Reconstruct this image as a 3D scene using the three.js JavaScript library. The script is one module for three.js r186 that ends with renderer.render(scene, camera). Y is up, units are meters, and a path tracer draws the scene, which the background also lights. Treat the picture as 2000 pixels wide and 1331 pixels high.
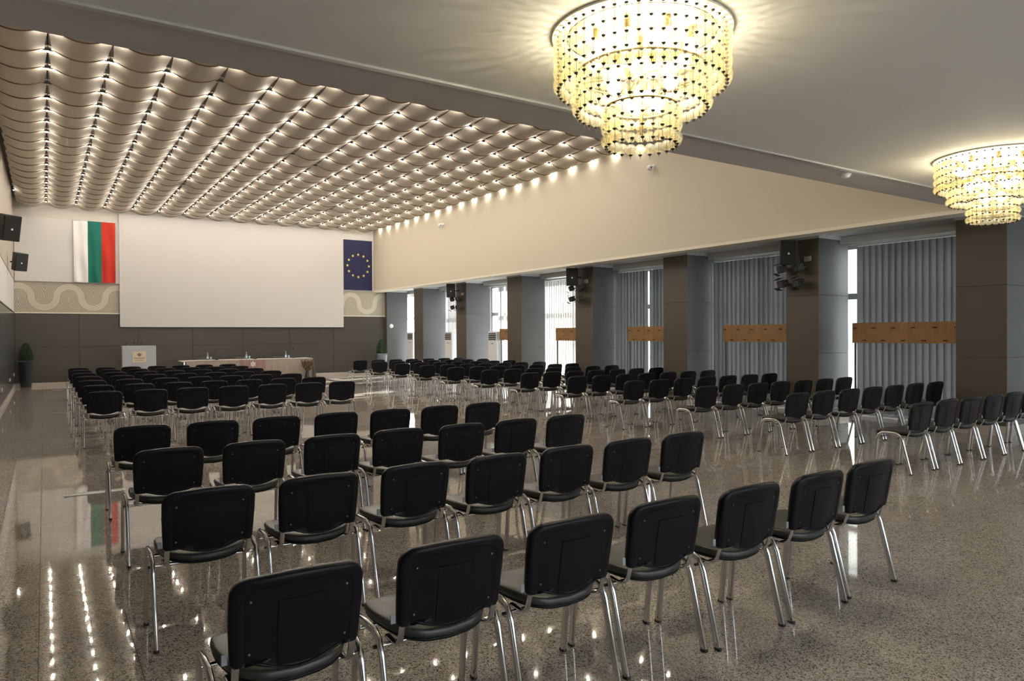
import * as THREE from 'three';
import { mergeGeometries } from 'three/addons/utils/BufferGeometryUtils.js';
import { RoundedBoxGeometry } from 'three/addons/geometries/RoundedBoxGeometry.js';
import { RectAreaLightUniformsLib } from 'three/addons/lights/RectAreaLightUniformsLib.js';

// ---------------------------------------------------------------- camera, sky, sun, exposure
const scene = new THREE.Scene();
const camera = new THREE.PerspectiveCamera(51.33, 2000 / 1331, 0.05, 200);
camera.position.set(0, 1.62, 0);
{
  const m = new THREE.Matrix4().makeBasis(
    new THREE.Vector3(0.834759, -0.005309, 0.55059),
    new THREE.Vector3(0.009341, 0.999946, -0.00452),
    new THREE.Vector3(-0.550536, 0.008917, 0.834764));
  camera.quaternion.setFromRotationMatrix(m);
}
const renderer = new THREE.WebGLRenderer({ antialias: true });
renderer.toneMapping = THREE.LinearToneMapping;
renderer.toneMappingExposure = 1.28;
renderer.shadowMap.enabled = true;
RectAreaLightUniformsLib.init();
scene.background = new THREE.Color().setRGB(0.96, 0.98, 1.0);
scene.backgroundIntensity = 6.6;
const SUN = 26, LAMP_CD = 0.47, BULB_CD = 0.3;
const LAMP_C = new THREE.Color().setRGB(1, 0.915, 0.785);
const sun = new THREE.DirectionalLight(new THREE.Color().setRGB(1, 0.95, 0.86), SUN);
sun.position.set(13.5 + 6.84 * 3, 3.2 * 3, -19.5 - 3.2 * 3);
sun.target.position.set(13.5, 0, -19.5);
sun.castShadow = true;
sun.shadow.mapSize.set(2048, 2048);
Object.assign(sun.shadow.camera, { left: -20, right: 20, top: 12, bottom: -12, near: 1, far: 60 });
scene.add(sun, sun.target);

// ---------------------------------------------------------------- helpers
let seed = 20240611;
const rnd = () => { seed = (seed + 0x6D2B79F5) | 0; let t = Math.imul(seed ^ (seed >>> 15), 1 | seed); t = (t + Math.imul(t ^ (t >>> 7), 61 | t)) ^ t; return ((t ^ (t >>> 14)) >>> 0) / 4294967296; };
const used = new Map();
function numbered(name) { const n = used.get(name) ?? 0; used.set(name, n + 1); return n ? name + '_' + String(n).padStart(3, '0') : name; }
const num = 'one two three four five six seven eight nine ten eleven twelve thirteen fourteen fifteen sixteen seventeen eighteen nineteen'.split(' ');
const ord = 'first second third fourth fifth sixth seventh eighth ninth tenth eleventh twelfth thirteenth fourteenth fifteenth'.split(' ');
const C = (r, g, b) => new THREE.Color().setRGB(r, g, b);
const mat = (r, g, b, rough = 0.6, o = {}) => new THREE.MeshStandardMaterial({ color: C(r, g, b), roughness: rough, ...o });
const phys = (r, g, b, rough = 0.6, o = {}) => new THREE.MeshPhysicalMaterial({ color: C(r, g, b), roughness: rough, ...o });
function mesh(name, geo, material, parent) {
  const m = new THREE.Mesh(Array.isArray(geo) ? merge(geo) : geo, material);
  m.name = name; m.castShadow = m.receiveShadow = true;
  if (parent) parent.add(m);
  return m;
}
const merge = (list) => list.length === 1 ? list[0] : mergeGeometries(list.map((g) => { const h = g.index ? g.toNonIndexed() : g; for (const k of Object.keys(h.attributes)) if (!['position', 'normal', 'uv'].includes(k)) h.deleteAttribute(k); return h; }));
const box = (x0, x1, y0, y1, z0, z1) => new THREE.BoxGeometry(x1 - x0, y1 - y0, z1 - z0).translate((x0 + x1) / 2, (y0 + y1) / 2, (z0 + z1) / 2);
const rbox = (w, h, d, r = 0.01, s = 2) => new RoundedBoxGeometry(w, h, d, s, r);
const cyl = (r0, r1, h, n = 12) => new THREE.CylinderGeometry(r0, r1, h, n);
function thing(name, label, category, pos = [0, 0, 0], turn = 0, group) {
  const o = new THREE.Group(); o.name = numbered(name); o.position.set(...pos); o.rotation.y = turn;
  o.userData = { label, category }; if (group) o.userData.group = group;
  scene.add(o); return o;
}
function one(name, geo, material, label, category, pos = [0, 0, 0], turn = 0, group) {
  const m = mesh(numbered(name), geo, material); m.position.set(...pos); m.rotation.y = turn;
  m.userData = { label, category }; if (group) m.userData.group = group;
  scene.add(m); return m;
}
function structGroup(name, label, category) { const g = new THREE.Group(); g.name = name; g.userData = { kind: 'structure', label, category }; scene.add(g); return g; }
function struct(name, geo, material, label, category) { const m = mesh(name, geo, material); m.userData = { kind: 'structure', label, category }; scene.add(m); return m; }
function dup(root, pos, turn, label, group) {
  const r = root.clone(); r.name = numbered(root.name.replace(/_\d{3}$/, '')); r.userData = { ...root.userData };
  scene.add(r); r.position.set(...pos); r.rotation.y = turn;
  if (label) r.userData.label = label; if (group) r.userData.group = group;
  return r;
}
// sweep an elliptical section (a along side axis, b in plane) along points lying in a plane whose normal is side
function sweep(pts, a, b, side = new THREE.Vector3(1, 0, 0), n = 8, closed = true) {
  const P = pts.map((p) => new THREE.Vector3(...p)), pos = [], idx = [], L = P.length;
  for (let i = 0; i < L; i++) {
    const t = new THREE.Vector3().subVectors(P[Math.min(i + 1, L - 1)], P[Math.max(i - 1, 0)]).normalize();
    const v = new THREE.Vector3().crossVectors(t, side).normalize(), u = side.clone();
    for (let k = 0; k < n; k++) { const f = 2 * Math.PI * k / n; const q = P[i].clone().addScaledVector(u, a * Math.cos(f)).addScaledVector(v, b * Math.sin(f)); pos.push(q.x, q.y, q.z); }
  }
  for (let i = 0; i + 1 < L; i++) for (let k = 0; k < n; k++) { const A = i * n + k, B = i * n + (k + 1) % n; idx.push(A, B, A + n, B, B + n, A + n); }
  if (closed) { for (const [e, f] of [[0, 1], [L - 1, -1]]) { const c = pos.length / 3; pos.push(P[e].x, P[e].y, P[e].z); for (let k = 0; k < n; k++) { const A = e * n + k, B = e * n + (k + 1) % n; f > 0 ? idx.push(c, B, A) : idx.push(c, A, B); } } }
  const g = new THREE.BufferGeometry(); g.setAttribute('position', new THREE.Float32BufferAttribute(pos, 3)); g.setIndex(idx); g.computeVertexNormals();
  g.setAttribute('uv', new THREE.Float32BufferAttribute(new Float32Array(pos.length / 3 * 2), 2));
  return g;
}
// a smooth curve through control points, sampled
const curve = (pts, n) => new THREE.CatmullRomCurve3(pts.map((p) => new THREE.Vector3(...p)), false, 'catmullrom', 0.5).getPoints(n).map((p) => [p.x, p.y, p.z]);
// grid surface from f(u,v) -> [x,y,z], u,v in 0..1
function grid(f, nu, nv, flip = false) {
  const pos = [], uv = [], idx = [];
  for (let j = 0; j <= nv; j++) for (let i = 0; i <= nu; i++) { pos.push(...f(i / nu, j / nv)); uv.push(i / nu, j / nv); }
  for (let j = 0; j < nv; j++) for (let i = 0; i < nu; i++) { const a = j * (nu + 1) + i, b = a + 1, c = a + nu + 1, d = c + 1; flip ? idx.push(a, c, b, b, c, d) : idx.push(a, b, c, b, d, c); }
  const g = new THREE.BufferGeometry(); g.setAttribute('position', new THREE.Float32BufferAttribute(pos, 3)); g.setAttribute('uv', new THREE.Float32BufferAttribute(uv, 2)); g.setIndex(idx); g.computeVertexNormals();
  return g;
}
function dataTex(w, h, f, srgb = true) {
  const d = new Uint8Array(w * h * 4);
  for (let y = 0, i = 0; y < h; y++) for (let x = 0; x < w; x++, i += 4) { const c = f(x, y); d[i] = c[0]; d[i + 1] = c[1]; d[i + 2] = c[2]; d[i + 3] = 255; }
  const t = new THREE.DataTexture(d, w, h); t.wrapS = t.wrapT = THREE.RepeatWrapping; t.magFilter = THREE.LinearFilter; t.minFilter = THREE.LinearMipmapLinearFilter; t.generateMipmaps = true;
  if (srgb) t.colorSpace = THREE.SRGBColorSpace; t.needsUpdate = true; return t;
}
// tileable value noise
function tileNoise(n, s) { const v = new Float32Array(n * n); let k = s | 0; for (let i = 0; i < v.length; i++) { k = (Math.imul(k, 1664525) + 1013904223) | 0; v[i] = (k >>> 8) / 16777216; } return (x, y) => { const X = ((x % n) + n) % n, Y = ((y % n) + n) % n, x0 = X | 0, y0 = Y | 0, x1 = (x0 + 1) % n, y1 = (y0 + 1) % n; let a = X - x0, b = Y - y0; a = a * a * (3 - 2 * a); b = b * b * (3 - 2 * b); return (v[y0 * n + x0] * (1 - a) + v[y0 * n + x1] * a) * (1 - b) + (v[y1 * n + x0] * (1 - a) + v[y1 * n + x1] * a) * b; }; }

// ---------------------------------------------------------------- materials
const S = 1024, n1 = tileNoise(512, 7), n2 = tileNoise(256, 19), n3 = tileNoise(16, 3), n4 = tileNoise(128, 11);
const granite = dataTex(S, S, (x, y) => {                     // 1.7 m square: polished granite, grey-brown with dark and pale grains
  const a = n1(x / 2, y / 2), b = n2(x / 4, y / 4), d = n4(x / 8, y / 8), big = n3(x / 64, y / 64);
  let v = 160 + (b - 0.5) * 34 + (big - 0.5) * 12, r = 1, g = 0.955, bl = 0.91;
  const dark = a * 0.55 + b * 0.45;
  if (dark < 0.36) { v *= 0.36 + dark * 0.5; g = 0.97; bl = 0.95; }
  else if (a > 0.78) { v *= 1.22; bl = 0.9; }
  else if (d > 0.7) { v *= 1.04; r = 1.02; g = 0.93; bl = 0.87; }
  return [Math.min(255, v * r), Math.min(255, v * g), Math.min(255, v * bl)];
});
const M = {
  floor: phys(1, 1, 1, 0.038, { map: granite, specularIntensity: 1, ior: 1.48 }),
  joint: mat(0.05, 0.045, 0.04, 0.8),
  low: mat(0.78, 0.77, 0.775, 0.85), band: mat(0.56, 0.52, 0.53, 0.85), alu: mat(0.62, 0.63, 0.64, 0.35, { metalness: 0.6 }), black: mat(0.008, 0.008, 0.009, 0.6),
  panel: mat(0.6, 0.535, 0.455, 0.75), panelB: mat(0.57, 0.51, 0.44, 0.75), shadeStrip: mat(0.16, 0.105, 0.055, 0.7, { side: THREE.DoubleSide }),  // last one: dark brown standing for the shade between panel rows
  cream: mat(0.58, 0.525, 0.425, 0.8), creamTrim: mat(0.72, 0.67, 0.57, 0.7),
  white: mat(0.58, 0.565, 0.555, 0.7), soffit: mat(0.5, 0.5, 0.51, 0.7),
  wains: mat(0.052, 0.045, 0.038, 0.42), wainsGloss: mat(0.07, 0.07, 0.078, 0.16), groove: mat(0.02, 0.018, 0.016, 0.8),
  skirt: mat(0.42, 0.37, 0.34, 0.3), colBrown: mat(0.08, 0.066, 0.05, 0.42), colGrey: mat(0.08, 0.08, 0.084, 0.6),
  upper: mat(0.55, 0.52, 0.48, 0.75), slatwall: mat(0.4, 0.35, 0.29, 0.7), screen: mat(0.52, 0.5, 0.49, 0.8),
  frameW: mat(0.55, 0.55, 0.56, 0.5), glass: phys(0.97, 1, 1, 0.02, { transmission: 1, thickness: 0, ior: 1.45 }),
  blind: phys(0.115, 0.115, 0.12, 1, { transmission: 0.36, thickness: 0, side: THREE.DoubleSide }),
  blindMid: phys(0.4, 0.4, 0.41, 1, { transmission: 0.25, thickness: 0, side: THREE.DoubleSide }),  // paler copy of the charcoal blind, its grey stands for sunlit slats
  sheer: phys(0.8, 0.8, 0.8, 1, { transmission: 0.2, thickness: 0, side: THREE.DoubleSide }),
  chrome: mat(0.72, 0.72, 0.73, 0.16, { metalness: 1 }), plastic: phys(0.009, 0.009, 0.012, 0.38, { specularIntensity: 0.32 }), vinyl: phys(0.03, 0.03, 0.027, 0.4, { specularIntensity: 1 }), rubber: mat(0.02, 0.02, 0.02, 0.7), steel: mat(0.5, 0.5, 0.5, 0.35, { metalness: 1 }), screw: mat(0.16, 0.16, 0.165, 0.45, { metalness: 0.6 }), tag: mat(0.3, 0.31, 0.33, 0.5),
  speaker: mat(0.012, 0.012, 0.013, 0.5), grille: mat(0.02, 0.02, 0.021, 0.8), badge: mat(0.8, 0.8, 0.8, 0.4),
  acWhite: mat(0.7, 0.72, 0.74, 0.4), dark: mat(0.05, 0.05, 0.052, 0.6),
};

// ---------------------------------------------------------------- sizes of the hall
const XL = -0.8, XB = 11.5, XW = 13.45, ZF = -27.9, ZL = -5.05, ZB = 4.2, YLOW = 3.43, YS = 3.49, YTOP = 6.0;

// ---------------------------------------------------------------- floor of large polished slabs
{
  const fl = structGroup('floor', 'polished speckled granite floor of large slabs', 'floor');
  mesh('joint_bed', box(XL, XW + 0.2, -0.2, -0.006, -31.4, ZB), M.joint, fl);
  const xs = [XL, -0.04, 3.36, 6.76, 10.16, XW + 0.2], zs = [ZB, -1.36, -4.78, -8.51, -11.64, -15.0, -18.4, -21.8, -25.2, -28.6, -31.4];
  const slab = (x0, x1, z1, z0) => {
    const g = box(x0 + 0.0016, x1 - 0.0016, -0.006, 0, z0 + 0.0016, z1 - 0.0016), p = g.attributes.position, uv = g.attributes.uv, ox = Math.floor(rnd() * 8) / 8, oy = Math.floor(rnd() * 8) / 8;
    for (let i = 0; i < p.count; i++) uv.setXY(i, p.getX(i) / 1.7 + ox, p.getZ(i) / 1.7 + oy);
    mesh('floor_slab', g, M.floor, fl);
  };
  for (let j = 0; j + 1 < zs.length; j++) for (let i = 0; i + 1 < xs.length; i++) {
    if (i === 1 && j === 1) { slab(-0.04, 0.38, zs[j], zs[j + 1]); slab(0.38, xs[2], zs[j], zs[j + 1]); }
    else slab(xs[i], xs[i + 1], zs[j], zs[j + 1]);
  }
}

// ---------------------------------------------------------------- front wall
{
  const w = structGroup('wall_front', 'stage end wall with dark lower panels and a patterned frieze', 'wall');
  mesh('backing', box(XL - 0.2, 12.96, -0.2, 7, ZF - 0.8, ZF - 0.02), M.groove, w); mesh('aisle_side', box(12.9, 12.96, 0, YS, -31.2, ZF - 0.8), M.white, w); mesh('aisle_end', box(12.9, XW + 0.25, -0.2, YS + 0.2, -31.4, -31.2), M.white, w);
  const px = [XL, 0.98, 2.74, 4.5, 6.24, 8.0, 9.76, 12.0];
  for (let i = 0; i + 1 < px.length; i++) for (const [y0, y1] of [[0.11, 1.28], [1.28, 2.385]])
    mesh('wall_panel', box(px[i] + 0.005, px[i + 1] - 0.005, y0 + 0.005, y1 - 0.005, ZF - 0.02, ZF), M.wains, w);
  mesh('upper_wall', box(XL, XB + 0.2, YLOW, 7, ZF - 0.02, ZF), M.upper, w);
  mesh('upper_panel', box(XL + 0.02, 0.9, YLOW, 5.52, ZF, ZF + 0.05), M.white, w);
  mesh('upper_panel', box(0.9, 2.2, YLOW - 0.01, 5.52, ZF, ZF + 0.05), M.white, w);
  mesh('upper_panel', box(10.16, XB - 0.02, YLOW, 5.75, ZF, ZF + 0.05), M.white, w);
  mesh('frieze_trim', box(XL, 12.0, 2.385, 2.42, ZF - 0.02, ZF + 0.02), M.creamTrim, w);
  // frieze: serpentine bands between fine concentric grooves, 1.4 m to the repeat
  const W = 1024, H = 768, per = 1.4, hh = 1.01;
  const wave = (x, y) => { const X = x / W * per, Y = (y / H - 0.5) * hh, c = Y > 0 ? 0.35 : 1.05; let dx = Math.abs(X - c); dx = Math.min(dx, per - dx); const r = Math.hypot(dx, Y);
    const t = Math.abs(r - 0.35); if (t < 0.085) return 1; return 0.5 + 0.5 * Math.cos(2 * Math.PI * t / 0.048); };
  const ft = dataTex(W, H, (x, y) => { const k = wave(x, y); return [146 + 46 * k, 140 + 45 * k, 126 + 44 * k]; });
  const fb = dataTex(W, H, (x, y) => { const k = 255 * wave(x, y); return [k, k, k]; }, false);
  const fg = box(XL, 12.0, 2.42, YLOW, ZF - 0.02, ZF - 0.004), p = fg.attributes.position, uv = fg.attributes.uv;
  for (let i = 0; i < p.count; i++) uv.setXY(i, (p.getX(i) - 0.35) / per, (p.getY(i) - 2.42) / hh);
  mesh('frieze', fg, new THREE.MeshStandardMaterial({ color: C(0.95, 0.95, 0.95), map: ft, bumpMap: fb, bumpScale: 0.006, roughness: 0.8 }), w);
  const sk = struct('baseboard_front', box(XL, 12.0, 0, 0.11, ZF - 0.02, ZF + 0.015), M.skirt, 'pale stone skirting below the dark stage wall', 'skirting');
}

// ---------------------------------------------------------------- left wall
{
  const w = structGroup('wall_left', 'long side wall with glossy dark lower panels', 'wall');
  mesh('backing', box(XL - 0.2, XL - 0.02, -0.2, 7, ZF - 0.3, ZB), M.groove, w);
  const zj = []; for (let z = ZF; z < ZB - 0.5; z += 1.76) zj.push(z); zj.push(ZB);
  for (let i = 0; i + 1 < zj.length; i++) mesh('wall_panel', box(XL - 0.02, XL, 0.105, 2.385, zj[i] + 0.004, zj[i + 1] - 0.004), M.wainsGloss, w);
  mesh('white_band', box(XL - 0.02, XL - 0.004, 2.39, YLOW, ZF, ZB), M.white, w);
  mesh('panel_trim', box(XL - 0.02, XL + 0.012, 2.385, 2.41, ZF, ZB), M.dark, w);
  for (let z = ZF; z < ZL; z += 0.41) mesh('wall_slat', box(XL - 0.02, XL, YLOW + 0.02, 6.6, z + 0.006, Math.min(ZL, z + 0.41) - 0.006), M.slatwall, w);
  struct('baseboard_left', box(XL - 0.02, XL + 0.015, 0, 0.105, ZF, ZB), M.skirt, 'pale stone skirting below the glossy dark wall', 'skirting');
}

// ---------------------------------------------------------------- high ceiling of scalloped panels
const PX = 0.8155, X0 = -0.73, PZ = 0.842, Z0 = -11.9, YP = 5.99, NCOL = 15;
{
  const c = structGroup('ceiling', 'high ceiling of sagging beige panels overlapping like scales', 'ceiling');
  mesh('roof_slab', box(XL - 0.2, XB + 0.4, 6.6, 6.8, ZF - 0.3, ZL + 0.4), M.panel, c);
  const sagAt = (q) => { const w = 0.2, x = Math.max(0, q - (1 - w)), g = Math.min(q, 1 - w) ** 2 + 2 * (1 - w) * (x - x * x / (2 * w)), g1 = (1 - w) ** 2 + (1 - w) * w; return (g1 - g) / g1; };   // a sagging sheet with a rounded crest along each seam
  const top = (u, v) => { const s = u * 2 - 1, t = v, hw = PX / 2 - 0.004 - 0.04 * THREE.MathUtils.smoothstep(t, 0.1, 1); return [s * hw, -0.04 * t - (0.1 - 0.012 * t) * sagAt(Math.abs(s)), -t * (PZ + 0.045)]; };
  const th = 0.012, NU = 18, NV = 5;
  const under = grid(top, NU, NV), above = grid((u, v) => { const p = top(u, v); p[1] += th; return p; }, NU, NV, true);
  const edge = (f, n, fl) => grid((u, v) => { const p = f(u); p[1] += v * th; return p; }, n, 1, fl);
  const pg = merge([under, above, edge((u) => top(u, 0), NU, false), edge((u) => top(u, 1), NU, true), edge((u) => top(0, u), NV, true), edge((u) => top(1, u), NV, false)]);
  const shadeStripH = (u) => 0.02 * Math.pow(Math.max(0, Math.cos(Math.PI * (u - 0.5))), 0.55);
  const shadeStrip = merge([grid((u, v) => { const p = top(u, 1); p[1] += 0.004 - v * (shadeStripH(u) + 0.004); return p; }, NU, 1, true), grid((u, v) => { const p = top(u, 1); p[1] += 0.004 - v * (shadeStripH(u) + 0.004); p[2] -= 0.006; return p; }, NU, 1), grid((u, v) => { const p = top(u, 1); p[1] -= shadeStripH(u); p[2] -= 0.006 * v; return p; }, NU, 1)]);  // added strip; its brown paints the shadow line below each panel edge
  for (let r = -1; r < 19; r++) for (let k = 0; k < NCOL; k++) {
    const m = mesh('ceiling_panel', pg, (k * 7 + r * 3 + 9) % 5 === 0 ? M.panelB : M.panel, c);
    m.position.set(X0 + (k + 0.5) * PX, YP, Z0 - r * PZ);
    mesh('shade_strip', shadeStrip, M.shadeStrip, m);
  }
  const rest = [];
  for (let r = -8; r < -1; r++) for (let k = 0; k < NCOL; k++) rest.push(pg.clone().translate(X0 + (k + 0.5) * PX, YP, Z0 - r * PZ));
  const q = mesh('ceiling_panel_rows', rest, M.panel, c); q.userData.kind = 'stuff';
}
// lamps in the gaps where four panels meet: a shielded bulb that shines away from the low ceiling
{
  const bulbM = mat(1, 0.95, 0.82, 0.5, { emissive: C(1, 0.86, 0.62), emissiveIntensity: 14 });
  const offM = mat(0.5, 0.48, 0.45, 0.4);
  const bulbG = new THREE.SphereGeometry(0.016, 10, 8), canG = merge([box(-0.07, 0.07, 0.002, 0.09, 0.022, 0.026), box(-0.012, 0.012, 0.012, 0.022, -0.01, 0.022), cyl(0.005, 0.005, 0.5, 6).translate(0, 0.3, 0.03)]);
  const canM = mat(0.03, 0.03, 0.03, 0.6);
  const off = new Set(['1,3', '4,1', '7,6', '8,7', '5,12', '11,14']);
  const put = (x, y, z, label, group, isOff) => {
    const t = thing('ceiling_lamp', label, 'lamp', [x, y, z], 0, group);
    mesh('lamp_can', canG, canM, t); mesh('bulb', bulbG, isOff ? offM : bulbM, t);
    if (!isOff) {
      const s = new THREE.PointLight(LAMP_C, LAMP_CD, 0, 2); s.castShadow = true; s.shadow.mapSize.set(128, 128); t.add(s);
    }
  };
  for (let r = 0; r < 19; r++) for (let k = 1; k <= NCOL; k++) {
    const isOff = off.has(k + ',' + r), x = k === NCOL ? XB - 0.045 : X0 + k * PX, z = Z0 - r * PZ - 0.105;
    const at = `row ${num[18 - r]} from the stage, ${ord[k - 1]} from the slatted wall`;
    if (isOff) put(x, YP - 0.05, z, 'unlit lamp in scalloped ceiling, ' + at, 'unlit ceiling lamps', true);
    else if (k === NCOL) put(x, YP - 0.05, z, `small lit ceiling lamp washing the cream wall, number ${num[18 - r]} from the stage`, 'ceiling lamps along the cream wall', false);
    else put(x, YP - 0.05, z, 'small lit lamp in scalloped ceiling, ' + at, 'lit lamps in the scalloped ceiling', false);
  }
  put(X0 + 0.02, YP - 0.05, Z0 - 16 * PZ - 0.105, 'single lit ceiling lamp against the slatted wall above the wall speakers', undefined, false);
  // rows hidden above the low ceiling's edge
  const cans = [], bulbs = [], g = new THREE.Group(); g.name = 'hidden_ceiling_lamps'; g.userData = { kind: 'stuff', label: 'further rows of small ceiling lamps above the low ceiling edge', category: 'lamp' };
  for (let r = -7; r < 0; r++) for (let k = 1; k <= NCOL; k++) {
    const x = k === NCOL ? XB - 0.045 : X0 + k * PX, y = YP - 0.05, z = Z0 - r * PZ - 0.105; cans.push(canG.clone().translate(x, y, z)); bulbs.push(bulbG.clone().translate(x, y, z));
    const s = new THREE.PointLight(LAMP_C, LAMP_CD, 0, 2); s.position.set(x, y, z); s.castShadow = true; s.shadow.mapSize.set(128, 128); g.add(s);
  }
  mesh('lamp_can', cans, canM, g); mesh('bulb', bulbs, bulbM, g); scene.add(g);
}

// ---------------------------------------------------------------- low ceiling near the entrance, its edge band and track
{
  const c = structGroup('ceiling_low', 'smooth grey low ceiling with two chandeliers', 'ceiling');
  mesh('ceiling_slab', box(XL - 0.2, XW + 0.2, YLOW, YLOW + 0.3, -4.555, ZB), M.low, c);
  mesh('edge_band', box(XL - 0.2, XW + 0.2, YLOW - 0.004, YLOW + 0.3, ZL, -4.575), M.band, c);
  mesh('groove_back', box(XL - 0.2, XW + 0.2, YLOW + 0.05, YLOW + 0.3, -4.575, -4.555), M.black, c);
  mesh('drop_wall', box(XL - 0.2, XB + 0.3, YLOW + 0.3, 6.7, ZL, ZL + 0.3), M.cream, c);
  struct('trim_1', merge([box(XL, XW, YLOW - 0.016, YLOW, -4.55, -4.5)]), M.alu, 'slim metal track along the edge of the low ceiling', 'track');
}

// ---------------------------------------------------------------- cream bulkhead, aisle soffit
{
  const w = structGroup('wall_right', 'cream upper wall above the window aisle', 'wall');
  mesh('bulkhead', box(XB, XB + 0.35, YLOW, 6.6, ZF, ZL), M.cream, w);
  mesh('bottom_trim', box(XB - 0.012, XB + 0.36, YLOW - 0.03, YLOW + 0.03, ZF, ZL), M.creamTrim, w);
  struct('ceiling_aisle', box(XB + 0.3, XW + 0.2, YS, YS + 0.25, -31.4, ZL), M.soffit, 'grey soffit above the columns and windows', 'ceiling');
}

// ---------------------------------------------------------------- columns, windows, blinds
const COL = [[-5.62, -4.89], [-8.76, -8.05], [-12.1, -11.35], [-15.44, -14.7], [-18.91, -18.12], [-22.26, -21.54], [-25.72, -24.93]];
const CX0 = 12.3, CX1 = 13.28;
const nth = ['nearest the chandeliers', 'second from the chandeliers', 'third from the chandeliers', 'fourth from the chandeliers', 'fifth from the chandeliers', 'sixth from the chandeliers', 'next to the stage wall column'];
function column(z0, z1, x0, x1, label) {
  const c = structGroup(numbered('column'), label, 'column');
  mesh('core', box(x0 + 0.015, x1, 0, YS, z0 + 0.015, z1 - 0.015), M.groove, c);
  for (const [y0, y1] of [[0.16, 1.22], [1.22, 2.34], [2.34, 3.42]]) {
    mesh('brown_panel', box(x0, x0 + 0.015, y0 + 0.003, y1 - 0.003, z0, z1), M.colBrown, c);
    mesh('grey_panel', box(x0 + 0.0155, x1, y0 + 0.003, y1 - 0.003, z1 - 0.015, z1), M.colGrey, c);
    mesh('grey_panel', box(x0 + 0.0155, x1, y0 + 0.003, y1 - 0.003, z0, z0 + 0.015), M.colGrey, c);
  }
  mesh('cornice', box(x0 - 0.02, x1, 3.42, YS, z0 - 0.02, z1 + 0.02), M.soffit, c);
  mesh('skirting', box(x0 - 0.012, x1, 0, 0.16, z0 - 0.012, z1 + 0.012), M.skirt, c);
}
COL.forEach(([a, b], i) => column(a, b, CX0, CX1, 'square panelled column, ' + nth[i]));
column(-27.9, -27.73, 12.0, 12.95, 'half column against the stage wall with a white disc');
{
  const ww = structGroup('wall_window', 'outer wall between the tall windows', 'wall');
  const bays = [[-5.19, -1.6], [-0.9, 2.6], ...COL.slice(0, -1).map((c, i) => [COL[i + 1][1] - 0.3, COL[i][0] + 0.2]), [-30.9, -25.52]];
  mesh('head', box(XW, XW + 0.25, 3.36, 6.9, -31.4, ZB), M.white, ww);
  mesh('sill_wall', box(XW, XW + 0.25, -0.2, 0.12, -31.4, ZB), M.white, ww);
  for (const [a, b] of COL) mesh('pier', box(XW, XW + 0.25, 0.12, 3.36, a + 0.2, b - 0.3), M.white, ww);
  mesh('pier', box(XW, XW + 0.25, 0.12, 3.36, -1.6, -0.9), M.white, ww); mesh('pier', box(XW, XW + 0.25, 0.12, 3.36, 2.6, ZB), M.white, ww); mesh('pier', box(XW, XW + 0.25, 0.12, 3.36, -31.4, -30.9), M.white, ww);
  bays.forEach(([z0, z1], i) => {
    const w = structGroup('window_' + (i + 1), 'tall metal framed window behind the columns', 'window'), zm = (z0 + z1) / 2, x = XW + 0.1, f = 0.035;
    mesh('window_frame', merge([box(x - f, x + f, 0.12, 3.36, z0, z0 + 0.07), box(x - f, x + f, 0.12, 3.36, z1 - 0.07, z1), box(x - f, x + f, 0.12, 0.2, z0, z1), box(x - f, x + f, 3.28, 3.36, z0, z1)]), M.frameW, w);
    mesh('mullion', box(x - f, x + f, 0.2, 3.28, zm - 0.06, zm + 0.06), M.frameW, w);
    mesh('transom', box(x - f, x + f, 2.28, 2.4, z0 + 0.07, z1 - 0.07), M.frameW, w);
    for (const [a, b] of [[z0 + 0.07, zm - 0.06], [zm + 0.06, z1 - 0.07]]) for (const [c, d] of [[0.2, 2.28], [2.4, 3.28]]) mesh('pane', box(x - 0.002, x + 0.002, c, d, a, b), M.glass, w);
    if (i > 1) mesh('pelmet', box(13.0, 13.04, 3.35, YS, z0 + 0.3, z1 - 0.2), M.soffit, w);
  });
  // vertical blinds
  const slatG = (w, h) => grid((u, v) => [0.012 * Math.cos((u - 0.5) * 2.2) - 0.008, v * h, (u - 0.5) * w], 5, 1);
  const SG = slatG(0.15, 3.2);
  function blind(z0, z1, m, label, turn, skip = [], dz = 0.118, wob = 0.2, ajar = [], rail = [z0, z1]) {
    const b = thing('vertical_blind', label, 'blind', [13.2, 0.08, 0], 0);
    mesh('head_rail', box(-0.025, 0.025, 3.205, 3.25, rail[0], rail[1]), M.frameW, b);
    let i = 0; for (let z = z0 + dz / 2; z < z1 - 0.02; z += dz, i++) { if (skip.includes(i)) continue; const s = mesh('slat', SG, m, b); s.position.set(0, 0, z); s.rotation.y = ajar.includes(i) ? 0.95 : turn + (rnd() - 0.5) * wob; }
  }
  blind(-4.87, -1.62, M.blindMid, 'added unseen grey vertical blind past the column nearest the chandeliers', 0.3, [], 0.122, 0.12);  // out of view, added to soften daylight on the near chairs
  blind(-0.88, 2.58, M.blindMid, 'added unseen grey vertical blind beside the back wall', 0.3, [], 0.122, 0.12);  // likewise unseen, hung here to dim an open bay
  blind(-7.8, -5.64, M.blind, 'closed charcoal vertical blind beside the long wooden coat board', 0.3, [], 0.122, 0.12);
  blind(-11.33, -8.78, M.blind, 'charcoal vertical blind with narrow bright slits behind a coat board', 0.3, [], 0.124, 0.5, [5, 9, 14]);
  blind(-14.68, -12.12, M.blind, 'charcoal vertical blind with one wide bright gap', 0.3, [9], 0.124, 0.5, [0, 10]);
  blind(-18.1, -15.46, M.sheer, 'white sunlit vertical blind glowing between two columns', 0.1, [], 0.118, 0.1);
  blind(-20.8, -19.2, M.blindMid, 'vertical blind painted paler for sunlight beside a white air conditioner and a short coat board', 0.5, [2, 3], 0.12, 0.4, [], [-21.54, -18.91]);
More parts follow.
